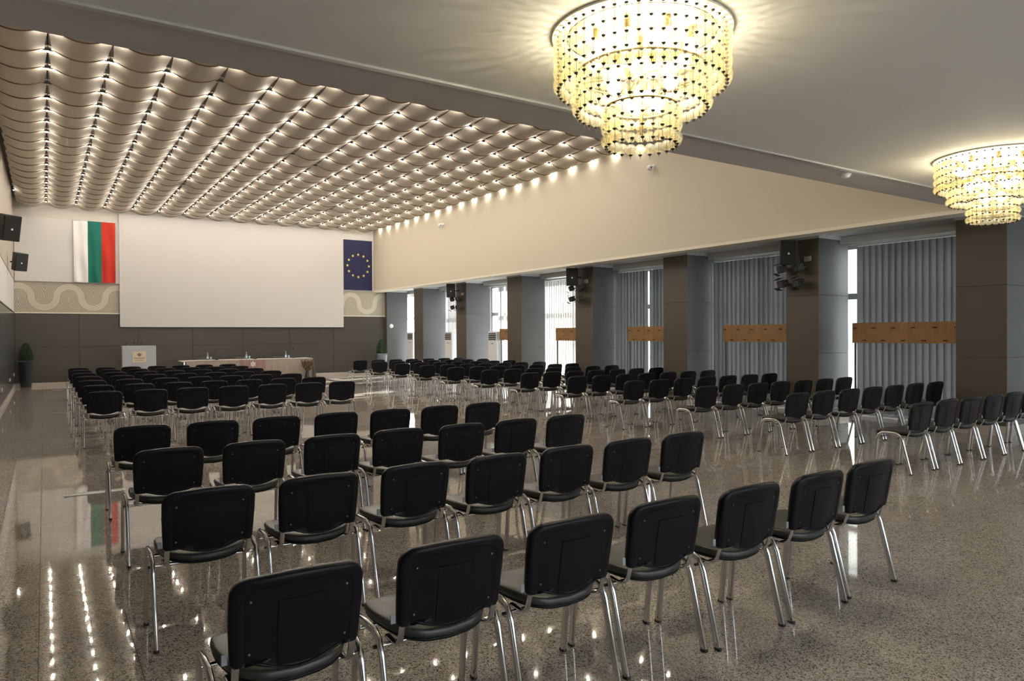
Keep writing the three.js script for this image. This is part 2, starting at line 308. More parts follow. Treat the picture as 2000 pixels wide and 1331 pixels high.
  blind(-24.6, -22.6, M.blindMid, 'vertical blind painted paler for sunlight above the middle air conditioner', 0.7, [], 0.12, 0.3, [], [-24.93, -22.26]);
}

// ---------------------------------------------------------------- back wall and the far side, closing the room behind the camera
{
  const w = structGroup('wall_back', 'plain wall with two wide windows behind the seating', 'wall'), ox = [[1, 4.2], [6, 9.2]], y0 = 0.9, y1 = 3.05;
  mesh('wall_piece', merge([box(XL - 0.2, 1, -0.2, 3.73, ZB, ZB + 0.2), box(4.2, 6, -0.2, 3.73, ZB, ZB + 0.2), box(9.2, XW + 0.25, -0.2, 3.73, ZB, ZB + 0.2), ...ox.flatMap(([a, b]) => [box(a, b, -0.2, y0, ZB, ZB + 0.2), box(a, b, y1, 3.73, ZB, ZB + 0.2)])]), M.white, w);
  ox.forEach(([a, b], i) => {
    const g = structGroup('window_' + (i + 10), 'wide window in the wall behind the seating', 'window'), z = ZB + 0.1;
    mesh('window_frame', merge([box(a, a + 0.06, y0, y1, z - 0.03, z + 0.03), box(b - 0.06, b, y0, y1, z - 0.03, z + 0.03), box(a, b, y0, y0 + 0.06, z - 0.03, z + 0.03), box(a, b, y1 - 0.06, y1, z - 0.03, z + 0.03)]), M.frameW, g);
    mesh('mullion', box((a + b) / 2 - 0.03, (a + b) / 2 + 0.03, y0, y1, z - 0.03, z + 0.03), M.frameW, g);
    mesh('pane', box(a + 0.06, (a + b) / 2 - 0.03, y0 + 0.06, y1 - 0.06, z - 0.002, z + 0.002), M.glass, g); mesh('pane', box((a + b) / 2 + 0.03, b - 0.06, y0 + 0.06, y1 - 0.06, z - 0.002, z + 0.002), M.glass, g);
  });
}

// ---------------------------------------------------------------- outside: street and a pale building
{
  struct('street_ground', merge([box(XW + 0.25, 60, -1.2, -1.0, -60, 40), box(-40, XW + 0.25, -1.2, -1.0, ZB + 0.2, 40)]), mat(0.4, 0.4, 0.39, 0.9), 'pale pavement outside the windows', 'pavement');
  const b = thing('street_building', 'pale banded building seen through the window gap', 'building', [24, -1, -5]), bw = mat(0.62, 0.61, 0.59, 0.9), bb = mat(0.45, 0.44, 0.43, 0.9), bg = mat(0.25, 0.28, 0.3, 0.2);
  mesh('building_wall', box(0, 8, 0, 11, -14.8, 3), bw, b);  // glimpsed in the gap; its extent is shaped to shade the nearer bays
  for (let k = 0; k < 4; k++) mesh('floor_band', box(-0.15, 0, 2.2 + k * 2.8, 2.6 + k * 2.8, -14.8, 3), bb, b);
  for (let k = 0; k < 4; k++) for (let z = -14; z < 1; z += 3) mesh('building_window', box(-0.05, 0, 0.6 + k * 2.8, 2 + k * 2.8, z, z + 1.4), bg, b);
}

// ---------------------------------------------------------------- chandeliers of glass balls
function chandelier(x, z, label) {
  const c = thing('chandelier', label, 'chandelier', [x, YLOW, z], 0, 'glass ball chandeliers');
  const ring = new THREE.LatheGeometry([[0.44, 0], [0.54, 0], [0.54, -0.008], [0.536, -0.014], [0.46, -0.014], [0.45, -0.012], [0.44, -0.012]].map(([a, b]) => new THREE.Vector2(a, b)), 64);
  mesh('ceiling_ring', ring, CH.ring, c);
  mesh('mounting_plate', cyl(0.45, 0.45, 0.012, 48).translate(0, -0.006, 0), CH.plate, c);
  for (const [r, y] of [[0.385, -0.235], [0.21, -0.44]]) mesh('tier_ring', new THREE.TorusGeometry(r, 0.007, 6, 48).rotateX(Math.PI / 2).translate(0, y, 0), CH.brass, c);
  mesh('stem', cyl(0.012, 0.012, 0.6, 8).translate(0, -0.31, 0), CH.brass, c);
  for (let k = 0; k < 3; k++) mesh('spoke', cyl(0.005, 0.005, 0.77, 6).rotateZ(Math.PI / 2).rotateY(k * Math.PI / 3).translate(0, -0.235, 0), CH.brass, c);
  for (const [R, n, balls, y0, ph] of [[0.5, 48, 4, -0.028, 0], [0.388, 38, 3, -0.245, 0.08], [0.212, 22, 3, -0.45, 0.05]]) {
    const P = 0.0765;
    for (let k = 0; k < n; k++) {
      const a = 2 * Math.PI * (k + ph) / n, s = new THREE.Group(); s.name = 'ball_string'; s.position.set(R * Math.cos(a), y0, R * Math.sin(a)); c.add(s);
      mesh('rod', CH.rods[balls], CH.cap, s);
      for (let j = 0; j < balls; j++) { const b = mesh('glass_ball', CH.ball, CH.glass, s); b.position.y = -P * (j + 0.5); b.rotation.y = rnd() * 6; }
    }
  }
  for (const [R, n, y] of [[0.3, 8, -0.12], [0.2, 6, -0.27], [0.1, 4, -0.42]]) for (let k = 0; k < n; k++) {
    const a = 2 * Math.PI * (k + 0.3) / n, b = mesh('bulb', CH.bulb, CH.bulbM, c); b.position.set(R * Math.cos(a), y, R * Math.sin(a));
    mesh('socket', CH.socket, CH.brass, b);
    const l = new THREE.PointLight(C(1, 0.93, 0.76), BULB_CD, 0, 2); l.castShadow = true; l.shadow.mapSize.set(128, 128); l.shadow.radius = 0.7; b.add(l);
  }
  return c;
}
const CH = {
  ring: mat(0.75, 0.73, 0.66, 0.35), plate: mat(0.3, 0.27, 0.2, 0.4), brass: mat(0.4, 0.3, 0.13, 0.35, { metalness: 1 }), cap: mat(0.035, 0.026, 0.018, 0.45),
  glass: phys(1, 0.965, 0.83, 0.05, { transmission: 0.9, thickness: 0, ior: 1.8 }),
  bulbM: mat(1, 1, 1, 0.4, { emissive: C(1, 0.97, 0.92), emissiveIntensity: 1.0 }),
  ball: new THREE.SphereGeometry(0.0345, 14, 10), bulb: new THREE.SphereGeometry(0.048, 14, 10), socket: cyl(0.018, 0.018, 0.07, 10).translate(0, 0.075, 0), rods: {},
};
for (const n of [3, 4]) {
  const P = 0.0765, g = [cyl(0.0013, 0.0013, P * n + 0.03, 5).translate(0, -P * n / 2 - 0.008, 0)];
  for (let j = 0; j <= n; j++) g.push(cyl(0.0135, 0.007, 0.0105, 8).translate(0, -P * j, 0));
  g.push(cyl(0.0025, 0.0012, 0.014, 5).translate(0, -P * n - 0.012, 0));
  CH.rods[n] = merge(g);
}
chandelier(3.03, -3.16, 'three-tier glass ball chandelier hanging over the rear chair rows');
chandelier(8.22, -3.4, 'three-tier glass ball chandelier hanging beside the nearest column');

// ---------------------------------------------------------------- stacking chairs
function makeChair(label, group) {
  const t = thing('conference_chair', label, 'chair', [0, 0, 0], 0, group);
  const HW = 0.262, a = 0.0125, b = 0.0195;
  const top = 0.452, up = [[-0.215, 0.012], [-0.175, 0.36], [-0.155, 0.425], [-0.115, top]], dn = [[0.035, top], [0.085, 0.43], [0.112, 0.375], [0.205, 0.012]];
  for (const s of [-1, 1]) {
    mesh('leg', sweep(up.map(([z, y]) => [s * HW, y, z]), a, b), M.chrome, t);
    mesh('leg', sweep(dn.map(([z, y]) => [s * HW, y, z]), a, b), M.chrome, t);
    mesh('side_rail', sweep([[s * HW, top, -0.117], [s * HW, top + 0.002, -0.04], [s * HW, top, 0.037]], a, b), M.chrome, t);
    for (const z of [-0.2163, 0.2082]) mesh('foot_cap', rbox(0.025, 0.016, 0.037, 0.005, 1).translate(s * HW, 0.008, z), M.rubber, t);
    mesh('back_upright', sweep(curve([[s * 0.2, 0.415, 0.02], [s * 0.2, 0.41, 0.09], [s * 0.203, 0.428, 0.142], [s * 0.203, 0.49, 0.17], [s * 0.203, 0.545, 0.178]], 10), 0.0145, 0.0075), M.chrome, t);
  }
  const X = new THREE.Vector3(0, 0, 1);
  for (const z of [-0.13, 0.075]) mesh('crossbar', cyl(0.009, 0.009, 2 * HW, 8).rotateZ(Math.PI / 2).translate(0, 0.405, z), M.chrome, t);
  mesh('frame_bolt', merge([-1, 1].map((s) => cyl(0.008, 0.008, 0.012, 8).rotateZ(Math.PI / 2).translate(s * (HW + 0.014), 0.405, 0.075))), M.rubber, t);
  // seat: rounded plan with a bowed rear edge, dished top
  const plan = (f) => { const c = Math.cos(f), s = Math.sin(f), e = 0.46; let x = Math.sign(c) * Math.pow(Math.abs(c), e) * 0.232, z = Math.sign(s) * Math.pow(Math.abs(s), e) * 0.205; if (z > 0) { x *= 1 - 0.12 * z / 0.205; z += 0.035 * (1 - (x / 0.232) ** 2) - 0.012; } return [x, z - 0.045]; };
  const shell = (prof) => { const N = 40, pos = [], idx = []; prof.forEach(([sc, y]) => { for (let k = 0; k < N; k++) { const [x, z] = plan(2 * Math.PI * k / N); const X = x * sc, Z = (z + 0.03) * sc - 0.03; pos.push(X, y - 0.03 * (1 - (X / 0.232) ** 2) * Math.min(1, Math.max(0, 0.45 + Z * 3)) - (Z < -0.16 ? (Z + 0.16) ** 2 * 5 : 0), Z); } });
    for (let j = 0; j + 1 < prof.length; j++) for (let k = 0; k < N; k++) { const A = j * N + k, B = j * N + (k + 1) % N; idx.push(A, A + N, B, B, A + N, B + N); }
    const g = new THREE.BufferGeometry(); g.setAttribute('position', new THREE.Float32BufferAttribute(pos, 3)); g.setAttribute('uv', new THREE.Float32BufferAttribute(new Float32Array(pos.length / 3 * 2), 2)); g.setIndex(idx); g.computeVertexNormals(); return g; };
  mesh('seat', shell([[0.94, 0.452], [0.985, 0.456], [1.0, 0.468], [0.99, 0.483], [0.95, 0.493], [0.8, 0.495], [0.5, 0.493], [0.05, 0.492], [0.0, 0.492]]), M.vinyl, t);
  mesh('seat_shell', shell([[0.0, 0.432], [0.6, 0.432], [0.92, 0.436], [0.975, 0.444], [0.97, 0.454], [0.9, 0.455]]), M.plastic, t);
  // backrest: outline with rounded top, bowed lower edge and two sleeves over the uprights
  const out = []; const BW = 0.232, add = (x, y) => out.push([x, y]);
  for (let k = 0; k <= 8; k++) { const f = Math.PI / 2 * k / 8; add(BW - 0.075 + 0.075 * Math.sin(Math.PI / 2 - f) * 1, 0.12 + 0.065 * Math.sin(f) * 1 - 0.0); }
  for (let k = 1; k <= 5; k++) add((BW - 0.075) * (1 - 2 * k / 6), 0.185 + 0.008 * Math.sin(Math.PI * k / 6));
  for (let k = 0; k <= 8; k++) { const f = Math.PI / 2 * k / 8; add(-(BW - 0.075) - 0.075 * Math.sin(f), 0.12 + 0.065 * Math.cos(f)); }
  add(-BW, 0.05); add(-BW + 0.004, -0.04); add(-BW + 0.008, -0.115); add(-BW + 0.014, -0.127); add(-BW + 0.05, -0.127); add(-BW + 0.06, -0.118);
  for (let k = 1; k <= 9; k++) { const u = k / 10; add((-BW + 0.06) * (1 - 2 * u), -0.118 - 0.04 * Math.sin(Math.PI * u)); }
  add(BW - 0.06, -0.118); add(BW - 0.05, -0.127); add(BW - 0.014, -0.127); add(BW - 0.008, -0.115); add(BW - 0.004, -0.04); add(BW, 0.05);
  const N = out.length, lean = 0.17;
  const place = (x, y, d) => { const zz = 0.214 - 0.03 * (x / BW) ** 2 + d; return [x, 0.632 + y * Math.cos(lean) - d * 0.17, zz + y * Math.sin(lean)]; };
  const disc = (prof, sgn) => { const pos = [], idx = []; for (const [ix, iy, d] of prof) for (const [x, y] of out) { const X = x * ix, ky = sgn > 0 && y < -0.1 && iy < 0.99 ? 1 - (1 - iy) * 0.1 : iy, Y = (y - 0.03) * ky + 0.03; pos.push(...place(X, Y, sgn * d)); }
    for (let j = 0; j + 1 < prof.length; j++) for (let k = 0; k < N; k++) { const A = j * N + k, B = j * N + (k + 1) % N; sgn > 0 ? idx.push(A, B, A + N, B, B + N, A + N) : idx.push(A, A + N, B, B, A + N, B + N); }
    const g = new THREE.BufferGeometry(); g.setAttribute('position', new THREE.Float32BufferAttribute(pos, 3)); g.setAttribute('uv', new THREE.Float32BufferAttribute(new Float32Array(pos.length / 3 * 2), 2)); g.setIndex(idx); g.computeVertexNormals(); return g; };
  const bk = mesh('backrest', disc([[0.985, 0.985, -0.012], [1, 1, -0.004], [1, 1, 0.004], [0.992, 0.99, 0.011], [0.965, 0.955, 0.0165], [0.93, 0.9, 0.018], [0.84, 0.8, 0.0175], [0.815, 0.77, 0.0125], [0.8, 0.75, 0.0095], [0.4, 0.4, 0.009], [0, 0, 0.009]], 1), M.plastic, t);
  const bar = (x0, x1, y0, y1, d0, d1) => { const g = new THREE.BoxGeometry(1, 1, 1, 6, 1, 1), p = g.attributes.position; for (let i = 0; i < p.count; i++) { const q = place(x0 + (x1 - x0) * (p.getX(i) + 0.5), y0 + (y1 - y0) * (p.getY(i) + 0.5), d0 + (d1 - d0) * (p.getZ(i) + 0.5)); p.setXYZ(i, ...q); } g.computeVertexNormals(); return g; };
  mesh('raised_panel', merge([bar(-0.075, 0.075, -0.145, 0.095, 0.004, 0.0115), bar(-0.077, 0.077, 0.093, 0.097, 0.004, 0.014)]), M.plastic, bk);
  mesh('screw', merge([[-0.165, 0.105], [0.165, 0.105], [-0.165, -0.085], [0.165, -0.085]].map(([x, y]) => { const q = place(x, y, 0.012); return new THREE.SphereGeometry(0.005, 6, 5).scale(1, 1, 0.5).translate(...q); })), M.screw, bk);
  mesh('back_cushion', disc([[0.97, 0.97, 0.008], [0.985, 0.98, 0.018], [0.95, 0.94, 0.03], [0.85, 0.82, 0.036], [0.4, 0.4, 0.036], [0, 0, 0.036]], -1), M.vinyl, t);
  mesh('tag', rbox(0.02, 0.036, 0.006, 0.002, 1).translate(-0.238, 0.535, 0.165), M.tag, t);
  return t;
}
const chair0 = makeChair('black padded chair with chrome legs', 'chairs');
let first = true;
function chair(x, z, label, group, turn) {
  const dx = (rnd() - 0.5) * 0.02, dz = (rnd() - 0.5) * 0.04, dr = (turn ?? 0) + (rnd() - 0.5) * 0.03;
  if (first) { first = false; chair0.position.set(x + dx, 0, z + dz - 0.2); chair0.rotation.y = dr; chair0.userData.label = label; chair0.userData.group = group; return; }
  dup(chair0, [x + dx, 0, z + dz - 0.2], dr, label, group);
}
for (let r = 0; r < 4; r++) for (let k = 0; k < 7; k++)
  chair(0.73 + 0.6 * k, -2.46 - 1.57 * r, `black chair, rear wall-side block, row ${num[r]} from behind, seat ${num[k]} from the glossy wall`, 'chairs of the rear block by the glossy wall');
for (let r = 0; r < 7; r++) for (let k = 0; k < 7; k++)
  chair(0.73 + 0.6 * k, -11.93 - 1.555 * r, `black chair, front wall-side block, row ${num[6 - r]} from the stage, seat ${num[k]} from the glossy wall`, 'chairs of the front block by the glossy wall');
for (let r = 0; r < 12; r++) for (let k = 0; k < 7; k++)
  chair(8.4 + 0.6 * k, -4.22 - 1.57 * r, `black chair, window-side block, row ${num[11 - r]} from the stage, seat ${num[k]} from the middle aisle`, 'chairs of the block by the windows');

// ---------------------------------------------------------------- stage end: screen, flags
{
  const s = thing('projection_screen', 'large blank off-white projection screen on the stage wall', 'screen', [6.16, 0, ZF]);
  mesh('screen_surface', box(-3.95, 3.95, 1.97, 5.84, 0.06, 0.12), M.screen, s);
  mesh('screen_edge', merge([box(-3.98, -3.95, 1.955, 5.84, 0.06, 0.125), box(3.95, 3.98, 1.955, 5.84, 0.06, 0.125), box(-3.98, 3.98, 1.94, 1.97, 0.06, 0.125)]), M.white, s);
  const f = thing('striped_flag', 'hanging flag of white, green and red upright stripes', 'flag', [1.45, 3.44, ZF + 0.12]);
  const wv = (x, y) => 0.024 * Math.sin(x * 21 + y * 1.2) * (0.4 + 0.6 * (1 - y / 2.06)) + 0.012 * Math.sin(x * 9 + y * 5) - 0.008 * Math.sin(y * 9 - x * 8);
  [[-0.61, -0.2, mat(0.72, 0.7, 0.7, 0.8)], [-0.2, 0.2, mat(0.0, 0.125, 0.09, 0.8)], [0.2, 0.61, mat(0.47, 0.022, 0.009, 0.8)]].forEach(([a, b, m], i) => {
    m.side = THREE.DoubleSide; const nm = ['white_stripe', 'green_stripe', 'red_stripe'][i];
    mesh(nm, merge([grid((u, v) => [a + (b - a) * u, v * 2.06, wv(a + (b - a) * u, v * 2.06)], 16, 30), grid((u, v) => [a + (b - a) * u, v * 2.06, wv(a + (b - a) * u, v * 2.06) - 0.003], 16, 30, true)]), m, f);
  });
  mesh('hanging_rod', cyl(0.012, 0.012, 1.3, 8).rotateZ(Math.PI / 2).translate(0, 2.07, 0), M.frameW, f);
  const e = thing('blue_flag', 'dark blue hanging flag with a ring of twelve gold stars', 'flag', [10.79, 3.46, ZF + 0.09]);
  const ew = (x, y) => 0.008 * Math.sin(x * 16 + 1) * (0.3 + 0.7 * (1 - y / 2.05));
  mesh('blue_cloth', merge([grid((u, v) => [-0.61 + 1.22 * u, v * 2.05, ew(-0.61 + 1.22 * u, v * 2.05)], 24, 20), grid((u, v) => [-0.61 + 1.22 * u, v * 2.05, ew(-0.61 + 1.22 * u, v * 2.05) - 0.003], 24, 20, true)]), mat(0.012, 0.013, 0.062, 0.8), e);
  const st = new THREE.Shape(); for (let k = 0; k < 10; k++) { const r = k % 2 ? 0.026 : 0.066, a = Math.PI / 2 + k * Math.PI / 5; k ? st.lineTo(r * Math.cos(a), r * Math.sin(a)) : st.moveTo(0, r); }
  const sg = new THREE.ExtrudeGeometry(st, { depth: 0.003, bevelEnabled: false }), gold = mat(0.72, 0.62, 0.16, 0.7);
  for (let k = 0; k < 12; k++) { const a = k * Math.PI / 6, x = 0.46 * Math.sin(a), y = 1.0 + 0.46 * Math.cos(a); mesh('star', sg, gold, e).position.set(x, y, 0.012); }
  mesh('hanging_rod', cyl(0.012, 0.012, 1.26, 8).rotateZ(Math.PI / 2).translate(0, 2.06, 0), M.frameW, e);
}
// ---------------------------------------------------------------- lectern, table
{
  const l = thing('lectern', 'pale grey lectern with a small beige emblem plate', 'lectern', [2.52, 0, -25.6]);
  const g = mat(0.36, 0.385, 0.42, 0.5);
  mesh('front_panel', rbox(0.96, 1.29, 0.04, 0.008).translate(0, 0.665, 0.22), g, l);
  mesh('side_panel', box(-0.47, -0.43, 0.02, 1.28, -0.2, 0.2), g, l); mesh('side_panel', box(0.43, 0.47, 0.02, 1.28, -0.2, 0.2), g, l);
  mesh('reading_shelf', rbox(0.94, 0.03, 0.42, 0.008).translate(0, 1.295, 0), g, l); mesh('base', rbox(1.0, 0.04, 0.52, 0.008).translate(0, 0.02, 0), g, l);
  const cv = document.createElement('canvas'); cv.width = 256; cv.height = 232; const x = cv.getContext('2d');
  x.fillStyle = '#c9b9a2'; x.fillRect(0, 0, 256, 232); x.fillStyle = '#77686c';
  x.beginPath(); x.moveTo(128, 18); x.lineTo(152, 52); x.lineTo(186, 46); x.lineTo(160, 76); x.lineTo(150, 104); x.lineTo(106, 104); x.lineTo(96, 76); x.lineTo(70, 46); x.lineTo(104, 52); x.closePath(); x.fill();
  x.fillStyle = '#85745c'; for (let k = 0; k < 9; k++) x.fillRect(32 + k * 22, 134, 15, 24); for (let k = 0; k < 8; k++) x.fillRect(46 + k * 21, 184, 14, 15);
  const tx = new THREE.CanvasTexture(cv); tx.colorSpace = THREE.SRGBColorSpace;
  mesh('emblem_plate', box(-0.19, 0.19, 0.79, 1.13, 0.24, 0.248), new THREE.MeshStandardMaterial({ map: tx, roughness: 0.6 }), l);
  for (const [i, xx] of [-0.33, -0.12, 0.09].entries()) {
    const m = thing('gooseneck_microphone', `gooseneck microphone on the lectern, number ${num[i]} from the glossy wall`, 'microphone', [2.52 + xx, 1.311, -25.62], 0, 'lectern microphones');
    mesh('gooseneck', sweep(curve([[0, 0, 0], [0, 0.04, 0], [0, 0.07, -0.01], [0, 0.09, -0.03]], 8), 0.006, 0.006), M.dark, m); mesh('mic_head', new THREE.CapsuleGeometry(0.022, 0.03, 4, 8).rotateX(-0.9).translate(0, 0.1, -0.045), M.black, m); mesh('mic_base', cyl(0.025, 0.03, 0.02, 12).translate(0, 0.01, 0), M.dark, m);
  }
  const t = thing('stage_table', 'long panel table with a beige-mauve front cloth', 'table', [6.12, 0, -26.6]);
  mesh('table_top', rbox(4.5, 0.035, 0.75, 0.01).translate(0, 0.745, 0), mat(0.55, 0.5, 0.48, 0.5), t);
  const clothM = mat(0.3, 0.245, 0.215, 0.85, { side: THREE.DoubleSide }), drape = (x) => 0.018 * Math.sin(x * 26) + 0.01 * Math.sin(x * 57 + 1);
  mesh('front_cloth', grid((u, v) => { const xx = -2.1 + 4.32 * u; return [xx, 0.05 + 0.7 * v, 0.385 + drape(xx) * (1 - v)]; }, 160, 6), clothM, t);
  mesh('end_cloth', grid((u, v) => [2.255 + 0.12 * (1 - v) + drape(u * 0.8) * (1 - v), 0.04 + 0.73 * v, 0.4 - 0.78 * u], 24, 6), mat(0.55, 0.52, 0.52, 0.85, { side: THREE.DoubleSide }), t);
  mesh('top_cloth', rbox(4.3, 0.006, 0.79, 0.002, 1).translate(0.1, 0.766, 0), mat(0.62, 0.57, 0.55, 0.8), t);
  mesh('front_runner', grid((u, v) => { const xx = -0.35 + 0.85 * u; return [xx, 0.12 + 0.64 * v, 0.41 + drape(xx) * (1 - v)]; }, 30, 4), mat(0.27, 0.17, 0.16, 0.85, { side: THREE.DoubleSide }), t);
  for (const a of [-1, 1]) for (const b of [-1, 1]) mesh('leg', box(a * 2.15 - 0.02, a * 2.15 + 0.02, 0, 0.73, b * 0.3 - 0.02, b * 0.3 + 0.02), M.chrome, t);
  const fl = thing('white_flower', 'white artificial flower pinned to the red runner of the panel table', 'flower', [6.19, 0.6, -26.14]);
  for (let k = 0; k < 6; k++) mesh('petal', new THREE.SphereGeometry(0.05, 8, 6).scale(0.55, 1, 0.25).translate(0, 0.06, 0).rotateZ(k * Math.PI / 3), M.white, fl);
  mesh('flower_centre', new THREE.SphereGeometry(0.025, 8, 6), mat(0.6, 0.45, 0.1, 0.7), fl);
  const places = [4.75, 6.05, 7.45];
  const which = ['nearest the lectern', 'at the middle place', 'by the dried bouquet'];
  places.forEach((px, i) => {
    const b = thing('water_bottle', `clear water bottle on the panel table, ${which[i]}`, 'bottle', [px, 0.769, -26.5], 0, 'bottles on the panel table');
    const gl = phys(0.85, 0.95, 1, 0.05, { transmission: 0.85, thickness: 0 });
    mesh('bottle_body', new THREE.LatheGeometry([[0, 0], [0.034, 0], [0.036, 0.02], [0.036, 0.15], [0.03, 0.18], [0.014, 0.21], [0.013, 0.235], [0, 0.235]].map(([a, c]) => new THREE.Vector2(a, c)), 14), gl, b); mesh('bottle_cap', cyl(0.016, 0.016, 0.02, 10).translate(0, 0.245, 0), M.white, b); mesh('paper_label', cyl(0.0368, 0.0368, 0.06, 14).translate(0, 0.085, 0), mat(0.6, 0.68, 0.75, 0.6), b);
    one('drinking_glass', new THREE.LatheGeometry([[0, 0.003], [0.028, 0.003], [0.035, 0.12], [0.033, 0.12], [0.026, 0.01], [0, 0.01]].map(([a, c]) => new THREE.Vector2(a, c)), 14), gl, `drinking glass beside the water bottle ${which[i]}`, 'glass', [px + 0.1, 0.769, -26.46], 0, 'glasses on the panel table');
    const m = thing('table_microphone', `black gooseneck microphone on the panel table, ${which[i]}`, 'microphone', [px + 0.3, 0.769, -26.5], 0, 'microphones on the panel table');
    mesh('mic_base', rbox(0.1, 0.03, 0.13, 0.008).translate(0, 0.015, 0), M.black, m); mesh('gooseneck', sweep(curve([[0, 0.03, 0], [0, 0.18, 0], [0, 0.29, -0.02], [0, 0.34, -0.06]], 8), 0.009, 0.009), M.dark, m); mesh('mic_head', new THREE.CapsuleGeometry(0.03, 0.035, 4, 8).rotateX(-0.9).translate(0, 0.355, -0.08), M.black, m);
    chair(px + 0.05, -26.95 - 0.35, `black chair behind the panel table, ${which[i]}`, 'chairs behind the panel table', Math.PI);
  });
  for (const px of [7.75, 8.05]) one('paper_sheet', rbox(0.22, 0.004, 0.3, 0.001, 1), mat(0.8, 0.8, 0.8, 0.7), px < 8 ? 'white paper sheet on the table beside the microphone' : 'white paper sheet at the table end above the bouquet', 'paper', [px, 0.772, -26.45], 0.1);
  const bq = thing('dried_bouquet', 'brown dried flower bouquet in a dark vase before the table', 'bouquet', [8.08, 0, -25.9]);
  mesh('vase', new THREE.LatheGeometry([[0, 0], [0.1, 0], [0.12, 0.05], [0.09, 0.2], [0.07, 0.3], [0.09, 0.34], [0.08, 0.34], [0, 0.3]].map(([a, c]) => new THREE.Vector2(a, c)), 18), mat(0.03, 0.025, 0.028, 0.25), bq);
  const lf = []; for (let k = 0; k < 130; k++) { const a = rnd() * 6.28, h = rnd(), r = 0.05 + 0.2 * Math.sqrt(rnd()) * (0.5 + 0.5 * h); lf.push(new THREE.ConeGeometry(0.022, 0.1 + 0.06 * rnd(), 5).rotateX(rnd() - 0.5).rotateZ(-Math.cos(a) * 0.6).translate(r * Math.cos(a), 0.38 + 0.33 * h, r * Math.sin(a))); }
  const lg = mesh('dried_leaves', lf, mat(0.085, 0.05, 0.022, 0.8), bq); lg.userData.kind = 'stuff';
}

// ---------------------------------------------------------------- potted conifers
function pottedConifer(x, z, pot, label) {
  const p = thing('potted_conifer', label, 'plant', [x, 0, z]);
  const g = new THREE.CylinderGeometry(0.275, 0.2, 0.85, 4, 1).rotateY(Math.PI / 4).translate(0, 0.425, 0);
  mesh('planter', g, pot, p); mesh('planter_rim', merge([box(-0.205, 0.205, 0.82, 0.86, 0.16, 0.2), box(-0.205, 0.205, 0.82, 0.86, -0.2, -0.16), box(-0.2, -0.16, 0.82, 0.86, -0.16, 0.16), box(0.16, 0.2, 0.82, 0.86, -0.16, 0.16)]), pot, p); mesh('stem', cyl(0.015, 0.02, 0.3, 8).translate(0, 0.95, 0), M.dark, p);
  const L = []; for (let k = 0; k < 900; k++) { const h = Math.pow(rnd(), 1.2), a = rnd() * 6.283, R = 0.235 * Math.sqrt(Math.max(0, 1 - h)) * (h < 0.15 ? 0.75 + h * 1.7 : 1), r = R * (0.75 + 0.25 * rnd()); L.push(new THREE.ConeGeometry(0.014, 0.07, 4).rotateX(rnd() * 0.6).rotateZ(-0.9 + rnd() * 0.5).rotateY(-a).translate(r * Math.cos(a), 0.86 + 0.55 * h, r * Math.sin(a))); }
  const f = mesh('foliage', L, mat(0.013, 0.036, 0.009, 0.7), p); f.userData.kind = 'stuff';
  return p;
}
pottedConifer(-0.5, -27.45, mat(0.016, 0.017, 0.02, 0.4), 'conical evergreen in a tall black planter in the glossy wall corner');
pottedConifer(11.55, -27.3, mat(0.12, 0.13, 0.16, 0.5), 'conical evergreen in a grey planter beside the white-disc column');

// ---------------------------------------------------------------- air conditioners
[[-27.1, 'white floor-standing air conditioner nearest the stage wall'], [-23.75, 'white floor-standing air conditioner with dark grille below the speaker column'], [-20.58, 'white floor-standing air conditioner partly behind a short coat board']].forEach(([z, label]) => {
  const a = thing('air_conditioner', label, 'air conditioner', [12.92, 0, z]);
  mesh('cabinet', rbox(0.32, 1.72, 0.56, 0.02).translate(0, 0.86, 0), M.acWhite, a);
  mesh('outlet', box(-0.165, -0.15, 1.42, 1.66, -0.23, 0.23), M.dark, a);
  for (let k = 0; k < 3; k++) mesh('louvre', rbox(0.03, 0.012, 0.44, 0.004, 1).rotateZ(0.5).translate(-0.168, 1.47 + k * 0.07, 0), M.frameW, a);
  mesh('display', box(-0.164, -0.158, 1.29, 1.31, -0.08, 0.08), M.dark, a);
  mesh('lower_panel', rbox(0.01, 0.9, 0.5, 0.004, 1).translate(-0.162, 0.6, 0), M.acWhite, a); mesh('intake', merge([0, 1, 2, 3].map((k) => box(-0.17, -0.16, 0.2 + k * 0.04, 0.21 + k * 0.04, -0.2, 0.2))), M.frameW, a);
});

const CHOOK = mat(0.09, 0.045, 0.02, 0.4, { metalness: 0.5 });
